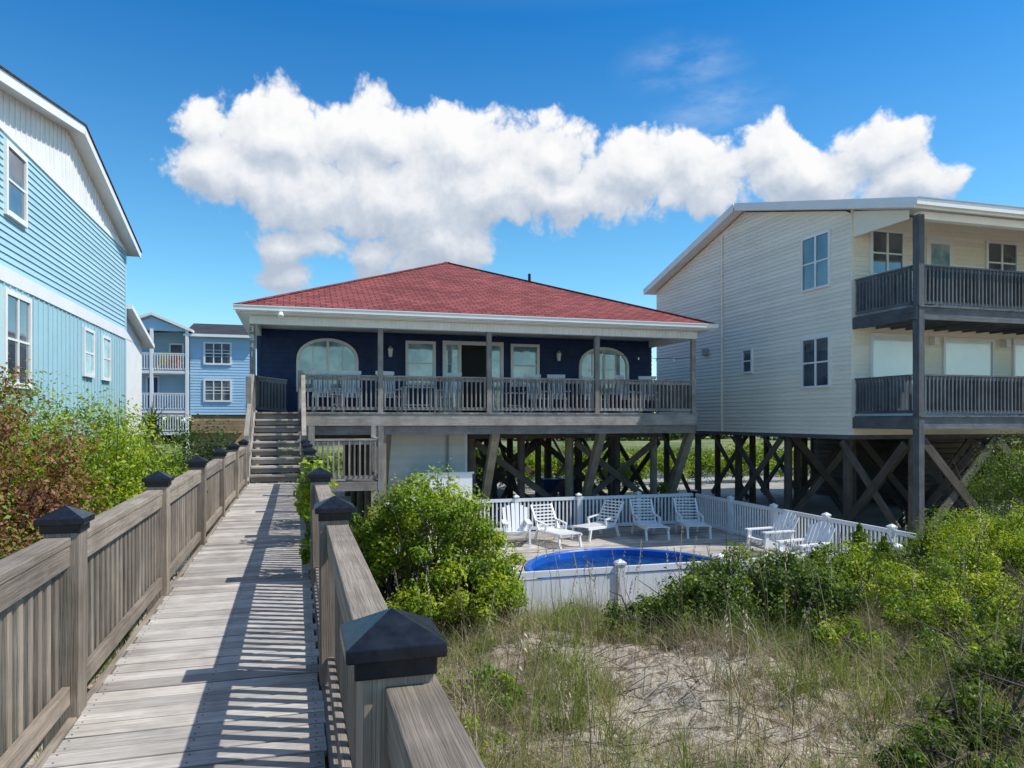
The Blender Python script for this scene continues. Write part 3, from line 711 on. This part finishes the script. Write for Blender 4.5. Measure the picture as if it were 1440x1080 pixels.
# ------------------------------------------------------------ vegetation
def leaves_np(C,Nn,size,asp=.5):
    n=len(C); T=rng.normal(size=(n,3)); T-= (T*Nn).sum(1,keepdims=True)*Nn; T/=np.linalg.norm(T,axis=1,keepdims=True)+1e-9
    Bn=np.cross(Nn,T); s=size*rng.uniform(.55,1.35,(n,1))
    v0=C-T*s*.5; v1=C+Bn*s*asp*.5+Nn*s*.08; v2=C+T*s*.5-Nn*s*.1; v3=C-Bn*s*asp*.5+Nn*s*.08
    V=np.stack([v0,v1,v2,v3],1).reshape(-1,3); Q=np.arange(4*n).reshape(n,4); return V,Q
def bush(name,parts,nleaf,size,mk,asp=.55,sub=.34,twigs=20,nsubf=1.0,parent=None):
    Vs=[];Qs=[];Ts=[];off=0
    vol=[p[3]*p[4]+p[4]*p[5]+p[3]*p[5] for p in parts]; tot=sum(vol)
    tw=MB()
    for p,vv in zip(parts,vol):
        nl=int(nleaf*vv/tot); c=np.array(p[:3]); r=np.array(p[3:])
        ns=int(max(14,34*nsubf*(vv/1.5)**.7)); D=rng.normal(size=(ns,3)); D[:,2]=np.abs(D[:,2])*1.0-.25*rng.random(ns); D/=np.linalg.norm(D,axis=1,keepdims=True)
        ctr=c+D*r*rng.uniform(.5,1.03,(ns,1)); sr=sub*np.mean(r)*rng.uniform(.4,1.25,ns); bt=rng.uniform(0,1,ns)
        idx=rng.integers(0,ns,nl); d=rng.normal(size=(nl,3)); d/=np.linalg.norm(d,axis=1,keepdims=True)
        rad=sr[idx]*(.35+.75*rng.random(nl)**.45); rad*=1+.6*np.maximum(0,rng.normal(size=nl))*.5
        Cc=ctr[idx]+d*rad[:,None]*np.array([1,1,.9])
        Nn=d*.8+rng.normal(size=(nl,3))*.6+np.array([0.2,-.1,.5]); Nn/=np.linalg.norm(Nn,axis=1,keepdims=True)
        g=gh(Cc[:,0],Cc[:,1]); ok=Cc[:,2]>g-.02; Cc=Cc[ok];Nn=Nn[ok]; tt=bt[idx][ok]*.55+rng.random(ok.sum())*.45
        V,Q=leaves_np(Cc,Nn,size,asp); Vs.append(V);Qs.append(Q+off);off+=len(V);Ts.append(tt)
        for i in range(twigs):
            j=rng.integers(0,ns); b0=Vector((c[0]+rng.normal()*.2*r[0],c[1]+rng.normal()*.2*r[1],float(gh(c[0],c[1]))-.05)); e=Vector(ctr[j])+Vector(rng.normal(size=3)*sr[j]*1.0)
            if e.z<b0.z+.1: continue
            mid=b0.lerp(e,.5)+Vector(rng.normal(size=3)*.08); tw.cyl(b0,mid,.012,.008,'twig',5,False); tw.cyl(mid,e,.008,.003,'twig',5,False)
    E=empty(name); fast('foliage',np.concatenate(Vs),np.concatenate(Qs),np.concatenate(Ts),mk,E)
    if tw.f: tw.done('twigs',E)
    return E
bush('shrub',[(-2.6,7.6,-1.1,.85,1.1,1.42),(-3.4,8.0,-.8,.8,1.0,1.25),(-2.1,6.2,-1.7,.6,1.0,.8)],38000,.05,'leafB',.5,.26,60,1.5)
bush('shrub',[(-4.3,10.0,-1.15,1.5,1.7,1.8),(-5.4,8.9,-1.2,1.4,1.6,1.7),(-4.6,12.2,-1.0,1.8,1.8,1.75),(-2.7,11.6,-1.25,1.15,1.9,1.4),(-2.3,9.6,-1.4,.85,1.3,1.4),(-6.8,11,-1.1,1.6,2.0,1.7)],95000,.06,'leafY',.5,.23,25,1.9)
bush('shrub',[(-2.2,4.2,-2.0,.8,.9,.6),(-2.6,2.8,-2.0,.9,.9,.5)],8000,.05,'leafG')
bush('shrub',[(-2.4,14.4,-1.8,1.1,1.4,1.3),(-1.95,17.2,-1.5,.7,.9,1.55),(-3.6,16.5,-2,1.5,1.5,1.4)],20000,.07,'leafD')
bush('vine_covered_shrub',[(1.6,8.9,-1.60,.8,.8,.88),(1.75,8.2,-2.05,.75,.6,.55),(1.0,9.3,-1.75,.5,.6,.65),(2.4,8.8,-2.1,.42,.5,.5)],38000,.047,'leafY',.6,.23,160,1.7)
bush('low_shrub',[(4.4,6.9,-2.08,.75,.65,.64),(5.15,6.8,-2.03,.75,.6,.6),(3.7,7.2,-2.25,.55,.5,.5),(5.8,7.3,-2.1,.5,.5,.5)],36000,.040,'leafG',.6,.23,260,1.7)
bush('beach_shrub',[(6.9,6.4,-2.05,.9,.8,.46),(8.2,6.8,-1.9,1.0,.8,.52),(5.9,5.5,-1.98,.65,.55,.36),(9.5,8.2,-1.85,1.0,1.0,.62),(6.3,7.4,-2.0,.6,.6,.5),(5.1,4.6,-1.95,.5,.45,.28),(7.6,5.4,-1.85,.7,.6,.35),(4.7,5.6,-2.08,.5,.45,.28)],48000,.045,'leafY',.4,.23,110,1.4)
bush('beach_shrub',[(8.0,9.0,-2.35,.8,.6,.5),(9.6,9.4,-2.35,.9,.6,.5),(12.9,10.4,-1.6,1.0,.9,1.3),(11.4,9.2,-2.1,.8,.7,.75)],28000,.05,'leafG',.45,.26,50,1.3)
bush('dark_beach_shrub',[(4.0,3.5,-1.93,.38,.33,.32),(4.8,3.9,-1.88,.48,.38,.36),(3.4,3.15,-1.93,.33,.28,.25),(5.6,4.1,-1.83,.5,.4,.38)],17000,.035,'leafG',.35,.26,120,1.4)
bush('beach_shrub',[(.9,6.2,-2.3,.4,.5,.32),(1.1,4.6,-2.2,.35,.4,.22),(.75,7.4,-2.3,.3,.4,.4),(.5,9.4,-1.9,.3,.5,.6),(1.9,7.2,-2.4,.5,.3,.25),(.8,3.6,-2.1,.25,.3,.2),(3.1,8.6,-2.7,.5,.4,.35),(1.35,5.5,-2.15,.3,.35,.2),(2.6,7.9,-2.5,.45,.35,.22)],18000,.042,'leafY',.6,.33,14)
bush('climbing_vine',[(.22,8.6,-1.0,.12,.5,.5),(.25,10.2,-1.1,.13,.5,.5),(.3,11.8,-1.5,.15,.4,.5),(.16,6.9,-1.2,.08,.3,.35)],3400,.06,'leafY',.7,.35,2)
bush('background_shrubs',[(x,34+rng.uniform(-1,1),-2.7,1.6,.9,rng.uniform(.8,1.6)) for x in (8.5,11,13,15,18,20.5,23,26,4,0)]+[(13.2,29,-2.6,.9,1,1.0),(13.0,24.5,-2.9,.5,.8,.6)],32000,.13,'leafY',.6,.3,4)
bush('distant_treeline',[(x,rng.uniform(100,125),-2.6,rng.uniform(5,9),4,rng.uniform(1.8,3.6)) for x in np.arange(-60,110,7)],16000,.85,'leafD',.8,.35,0)
bush('roadside_shrubs',[(x,48+rng.uniform(-1,3),-3.0,rng.uniform(1.5,3),1.5,rng.uniform(.4,.9)) for x in np.arange(0,60,4.5)],16000,.24,'leafG',.6,.3,0)
for (x,y,h) in ((7.6,8.6,1.0),(8.3,8.9,.85),(9.1,8.9,.9),(6.6,8.3,.7)):
    n=4500; z=rng.random(n); r=(1-z)**.8*.36*np.sqrt(rng.random(n))*(1+.4*np.sin(z*40)); th=rng.random(n)*6.283
    g=float(gh(x,y)); Cc=np.stack([x+r*np.cos(th),y+r*np.sin(th),g+z*h+.3*r],1); Nn=rng.normal(size=(n,3)); Nn/=np.linalg.norm(Nn,axis=1,keepdims=True)
    V,Q=leaves_np(Cc,Nn,.05,.25); E=empty('juniper_sapling'); fast('foliage',V,Q,rng.random(n),'leafG',E)
    t=MB(); t.cyl((x,y,g-.05),(x,y,g+h*.95),.02,.004,'twig',6); t.done('trunk',E)
def grass(name,P,h,w,mk,nb,lean=.5,spread=.05,tint=None,lv=4):
    n=len(P); idx=np.repeat(np.arange(n),nb); m=len(idx)
    th=rng.random(m)*6.283; base=P[idx].copy(); sp_=spread*rng.uniform(.4,1.6,n)[idx]; base[:,0]+=rng.normal(size=m)*sp_; base[:,1]+=rng.normal(size=m)*sp_; base[:,2]=gh(base[:,0],base[:,1])-.01
    hh=h[idx]*rng.uniform(.4,1.15,m); ln=lean*rng.uniform(.1,1.6,m); D=np.stack([np.cos(th),np.sin(th),np.zeros(m)],1); S=np.stack([-np.sin(th),np.cos(th),np.zeros(m)],1)
    ph=rng.random(m)*6.28; S=S*np.cos(ph)[:,None]*.8+D*np.sin(ph)[:,None]*.8
    Vs=[]
    for k in range(lv):
        s=k/(lv-1); c=base+D*(ln*hh*s**1.8)[:,None]; c[:,2]+=hh*(s-.42*np.minimum(ln,1.3)*s*s)
        ww=w*(1-s*.85)*rng.uniform(.9,1.1); Vs+= [c-S*ww/2,c+S*ww/2]
    V=np.stack(Vs,1).reshape(-1,3); q=[]
    for k in range(lv-1): q.append([2*k,2*k+1,2*k+3,2*k+2])
    q=np.array(q); Q=(np.arange(m)[:,None,None]*(2*lv)+q[None]).reshape(-1,4)
    tt=(rng.random(n)[idx]*.6+rng.random(m)*.4); tt=np.repeat(tt,lv-1)
    return fast(name,V,Q,tt,mk)
def scatter(n,x0,x1,y0,y1,dens):
    P=np.stack([rng.uniform(x0,x1,n),rng.uniform(y0,y1,n)],1)
    k=rng.random(n)<dens(P[:,0],P[:,1]); P=P[k]; return np.concatenate([P,gh(P[:,0],P[:,1])[:,None]],1)
def clump(X,Y): return np.clip(.45+.7*np.sin(1.9*X+1.3*Y+.7)*np.sin(2.3*Y-1.1*X+2)+.35*np.sin(5*X+3.1*Y)*np.sin(3.3*X-4.7*Y),0,1)
def patch(X,Y):
    d=np.sqrt(((X-2.75+.2*np.sin(Y*2))/.62)**2+((Y-5.5)/1.7)**2)+.3*np.sin(4*X+3*Y)+.15*np.sin(9*X-7*Y)
    return np.clip(d*1.8-1.0,.04,1)
P1=scatter(4200,.35,12,1.8,10.1,lambda X,Y:np.clip(clump(X,Y)*1.2-.05,.05,1)*patch(X,Y)); grass('dune_grass',P1,rng.uniform(.18,.6,len(P1)),.0078,'grassG',24,.7,.06)
P2=scatter(4200,.35,12,1.8,10.1,lambda X,Y: np.clip(1.1-clump(X,Y)*.75,.15,1)*patch(X,Y)); grass('dry_dune_grass',P2,rng.uniform(.15,.5,len(P2)),.0065,'grassD',24,.95,.07)
P3=scatter(5500,.4,8,2,10,lambda X,Y:np.clip(patch(X,Y)*1.2,.3,1)); grass('grass_litter',P3,rng.uniform(.03,.12,len(P3)),.007,'grassD',9,2.4,.09,lv=3)
P4=scatter(800,-8,-1.2,-1,13,lambda X,Y:1.0+0*X); grass('dune_grass',P4,rng.uniform(.2,.5,len(P4)),.007,'grassG',16,.5,.06)
P5=scatter(3500,-10,40,44.5,70,lambda X,Y:1.0+0*X); grass('marsh_grass',P5,rng.uniform(.5,1.0,len(P5)),.05,'grassG',8,.4,.4,lv=3)
P6=scatter(900,12,20,9,14.2,lambda X,Y:1.0+0*X); grass('dune_grass',P6,rng.uniform(.2,.6,len(P6)),.008,'grassG',16,.5,.08)
t=MB()
for i in range(130):
    x,y=rng.uniform(.6,10),rng.uniform(3,9.9)
    g=float(gh(x,y)); h=rng.uniform(.6,1.15); a_=rng.random()*6.28; dx,dy=math.cos(a_)*.14*h,math.sin(a_)*.14*h
    p0=Vector((x,y,g));p1=Vector((x+dx*.4,y+dy*.4,g+h*.6));p2=Vector((x+dx,y+dy,g+h)); t.cyl(p0,p1,.0035,.003,'grassD',4,False); t.cyl(p1,p2,.003,.0018,'grassD',4,False)
    for q in range(9):
        c=p1.lerp(p2,.45+.06*q)+Vector(rng.normal(size=3)*.008); t.poly([c,c+Vector((.006,0,-.012)),c+Vector((dx*.15,dy*.15,-.028)),c+Vector((-.006,0,-.012))],'grassD')
t.done('sea_oats')
t=MB()
for i in range(3000):
    x,y=rng.uniform(.5,8),rng.uniform(2.5,9.5); g=float(gh(x,y)); a_=rng.random()*6.28; l=rng.uniform(.05,.4)
    t.cyl((x,y,g+.01),(x+math.cos(a_)*l,y+math.sin(a_)*l,float(gh(x+math.cos(a_)*l,y+math.sin(a_)*l))+rng.uniform(.01,.14)),.004,.002,'twig',4,False)
t.done('twig_litter')
E=empty('cabbage_palm'); t=MB(); px_,py_=-2.75,16.2
t.cyl((px_,py_,-3.3),(px_,py_,-.1),.16,.13,'twig',10)
t.done('trunk',E); Vs=[];Qs=[]; off=0
for f in range(60):
    a_=rng.random()*6.283; el=rng.uniform(-.5,1.3); ln=rng.uniform(.6,.85); d=np.array([math.cos(a_)*math.cos(el),math.sin(a_)*math.cos(el),math.sin(el)])
    s=np.array([-math.sin(a_),math.cos(a_),0]); c=np.array([px_,py_,-.1])
    V=[]
    for k in range(4):
        u=k/3; q=c+d*ln*u+np.array([0,0,-.22*u*u]); w=.028*(1-u)+.003; V+=[q-s*w,q+s*w]
    Vs.append(np.array(V)); Qs.append(np.array([[0,1,3,2],[2,3,5,4],[4,5,7,6]])+off); off+=8
fast('fronds',np.concatenate(Vs),np.concatenate(Qs),rng.random(len(Qs)*3),'leafD',E)

# ------------------------------------------------------------ light + sky
sd=Vector((.73,-.30,1)).normalized()
su=bpy.data.lights.new('sun','SUN'); su.energy=5.0; su.angle=math.radians(.5); su.color=(1,.965,.90)
so=bpy.data.objects.new('sun',su); scene.collection.objects.link(so); so.rotation_euler=sd.to_track_quat('Z','Y').to_euler(); so.location=(10,-5,20)
W=bpy.data.worlds.new('World'); scene.world=W; W.use_nodes=True; nt=W.node_tree; nt.nodes.clear()
STR=.15; K=1/STR
out=nt.nodes.new('ShaderNodeOutputWorld')
bgA=nt.nodes.new('ShaderNodeBackground'); bgA.inputs[1].default_value=STR
bgB=nt.nodes.new('ShaderNodeBackground'); bgB.inputs[1].default_value=STR
sky=nt.nodes.new('ShaderNodeTexSky'); sky.sky_type='NISHITA'; sky.sun_disc=False; sky.sun_elevation=math.asin(sd.z); sky.sun_rotation=math.atan2(sd.x,sd.y)
sky.air_density=1.0; sky.dust_density=.4; sky.ozone_density=2.0
tc=nt.nodes.new('ShaderNodeTexCoord'); sp=nt.nodes.new('ShaderNodeSeparateXYZ'); nt.links.new(tc.outputs['Generated'],sp.inputs[0])
az=math_(nt,'ARCTAN2',sp.outputs[0],sp.outputs[1]); el=math_(nt,'ARCSINE',sp.outputs[2])
cb=nt.nodes.new('ShaderNodeCombineXYZ'); nt.links.new(az,cb.inputs[0]); nt.links.new(el,cb.inputs[1])
def ae(px,py):
    t=(px-720)/F; s=(590-py)/F; x=CY*t+SY; y=-SY*t+CY; return math.atan2(x,y),math.atan2(s,math.hypot(x,y))
ell=[(278,160,46,44),(300,240,62,54),(390,185,80,60),(430,270,120,54),(520,190,92,62),(560,285,140,72),(610,345,95,46),(650,205,80,56),(700,265,115,64),(780,210,60,50),(800,275,115,46),(895,240,95,52),(990,248,95,52),(1075,215,52,40),(1140,245,95,46),(1235,213,60,44),(1285,252,64,36),
     (430,345,68,24),(520,357,72,26),(395,388,52,20)]
g=bpy.data.node_groups.new('CloudField','ShaderNodeTree')
g.interface.new_socket('P',in_out='INPUT',socket_type='NodeSocketVector'); g.interface.new_socket('H',in_out='OUTPUT',socket_type='NodeSocketFloat')
gi=g.nodes.new('NodeGroupInput'); go=g.nodes.new('NodeGroupOutput')
def vm(nt,op,a,b=None):
    n=nt.nodes.new('ShaderNodeVectorMath'); n.operation=op
    for i,v in enumerate((a,b)):
        if v is None: continue
        if isinstance(v,tuple): n.inputs[i].default_value=v
        else: nt.links.new(v,n.inputs[i])
    return n
wn=g.nodes.new('ShaderNodeTexNoise'); wn.noise_dimensions='2D'; wn.inputs['Scale'].default_value=11; wn.inputs['Detail'].default_value=3; g.links.new(gi.outputs[0],wn.inputs['Vector'])
w1=vm(g,'SUBTRACT',wn.outputs['Color'],(.5,.5,.5)); w2=vm(g,'MULTIPLY',w1.outputs[0],(.05,.05,0)); pw=vm(g,'ADD',gi.outputs[0],w2.outputs[0]).outputs[0]
cur=None
for (ex,ey,rx_,ry_) in ell:
    A_,E_=ae(ex,ey); a1,_=ae(ex+rx_,ey); _,e1=ae(ex,ey-ry_)
    d=vm(g,'MULTIPLY',vm(g,'SUBTRACT',pw,(A_,E_,0)).outputs[0],(1/abs(a1-A_),1/abs(e1-E_),0))
    l=vm(g,'LENGTH',d.outputs[0]).outputs[1]
    l=math_(g,'SUBTRACT',l,1.0); l=math_(g,'MULTIPLY',l,min(1.0,ry_/50.))
    cur=l if cur is None else math_(g,'SMOOTH_MIN',cur,l,.25)
vo=g.nodes.new('ShaderNodeTexVoronoi'); vo.voronoi_dimensions='2D'; vo.feature='F1'; vo.normalize=True; vo.inputs['Scale'].default_value=16; vo.inputs['Detail'].default_value=3; vo.inputs['Roughness'].default_value=.6; vo.inputs['Lacunarity'].default_value=2.3
g.links.new(pw,vo.inputs['Vector'])
fn=g.nodes.new('ShaderNodeTexNoise'); fn.noise_dimensions='2D'; fn.inputs['Scale'].default_value=12; fn.inputs['Detail'].default_value=8; fn.inputs['Roughness'].default_value=.62; g.links.new(gi.outputs[0],fn.inputs['Vector'])
h=math_(g,'MULTIPLY',cur,-1.0)
h=math_(g,'ADD',h,math_(g,'MULTIPLY',math_(g,'SUBTRACT',.30,vo.outputs['Distance']),1.05))
h=math_(g,'ADD',h,math_(g,'MULTIPLY',math_(g,'SUBTRACT',fn.outputs[0],.5),1.15))
h=math_(g,'ADD',h,.12)
g.links.new(h,go.inputs[0])
def field(vec):
    n=nt.nodes.new('ShaderNodeGroup'); n.node_tree=g; nt.links.new(vec,n.inputs[0]); return n.outputs[0]
h0=field(cb.outputs[0]); h1=field(vm(nt,'ADD',cb.outputs[0],(.008,.022,0)).outputs[0])
def sstep(v,a,b_):
    n=nt.nodes.new('ShaderNodeMapRange'); n.interpolation_type='SMOOTHSTEP'; n.inputs['From Min'].default_value=a; n.inputs['From Max'].default_value=b_; nt.links.new(v,n.inputs['Value']); return n.outputs[0]
alpha=sstep(h0,-.06,.28)
sh=math_(nt,'MULTIPLY_ADD',math_(nt,'SUBTRACT',h0,h1),.62,.52)
sh=math_(nt,'ADD',sh,math_(nt,'MULTIPLY',math_(nt,'SUBTRACT',el,.315),3.0))
ccol=ramp(nt,sh,[(0,(.46,.54,.66)),(.35,(.63,.69,.78)),(.62,(.83,.86,.90)),(.95,(.98,.98,.98))])  # cloud's sunlit tops and shaded base are painted into its colour
ccol=mixc(nt,1,ccol,(K,K,K),'MULTIPLY')
wa=[(960,90,120,60),(1010,150,120,55)]
cw=None
for (ex,ey,rx_,ry_) in wa:
    A_,E_=ae(ex,ey); a1,_=ae(ex+rx_,ey); _,e1=ae(ex,ey-ry_)
    l=vm(nt,'LENGTH',vm(nt,'MULTIPLY',vm(nt,'SUBTRACT',cb.outputs[0],(A_,E_,0)).outputs[0],(1/abs(a1-A_),1/abs(e1-E_),0)).outputs[0]).outputs[1]
    cw=l if cw is None else math_(nt,'MINIMUM',cw,l)
mp=nt.nodes.new('ShaderNodeMapping'); mp.inputs['Rotation'].default_value=(0,0,.5); mp.inputs['Scale'].default_value=(9,22,1); nt.links.new(cb.outputs[0],mp.inputs[0])
cn=noise(nt,mp.outputs[0],1.0,6,.6)
cir=math_(nt,'MULTIPLY',math_(nt,'MULTIPLY',sstep(math_(nt,'SUBTRACT',1.0,cw),0,.8),sstep(cn,.36,.75)),.30)
tr=ramp(nt,el,[(0,(.85,.98,.98)),(.18,(.47,.86,.96)),(.50,(.09,.55,.90)),(.78,(1.0,1.0,1.0))])  # sky shaped brighter above the view, to lift the shaded walls
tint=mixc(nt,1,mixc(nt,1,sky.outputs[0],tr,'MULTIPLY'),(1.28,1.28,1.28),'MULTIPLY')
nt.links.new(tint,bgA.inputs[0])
c1=mixc(nt,cir,tint,(.85*K,.9*K,.95*K))
c2=mixc(nt,alpha,c1,ccol)
nt.links.new(c2,bgB.inputs[0])
a0=ae(120,200)[0]; a1=ae(1440,200)[0]
def step(v,th,gt=True): return math_(nt,'GREATER_THAN' if gt else 'LESS_THAN',v,th)
box=math_(nt,'MULTIPLY',math_(nt,'MULTIPLY',step(az,a0),step(az,a1,False)),math_(nt,'MULTIPLY',step(el,.10),step(el,.56,False)))
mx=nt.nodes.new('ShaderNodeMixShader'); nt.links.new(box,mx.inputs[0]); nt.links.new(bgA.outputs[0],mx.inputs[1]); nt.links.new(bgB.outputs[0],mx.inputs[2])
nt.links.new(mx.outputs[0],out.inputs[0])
W.cycles.sampling_method='MANUAL'; W.cycles.sample_map_resolution=256
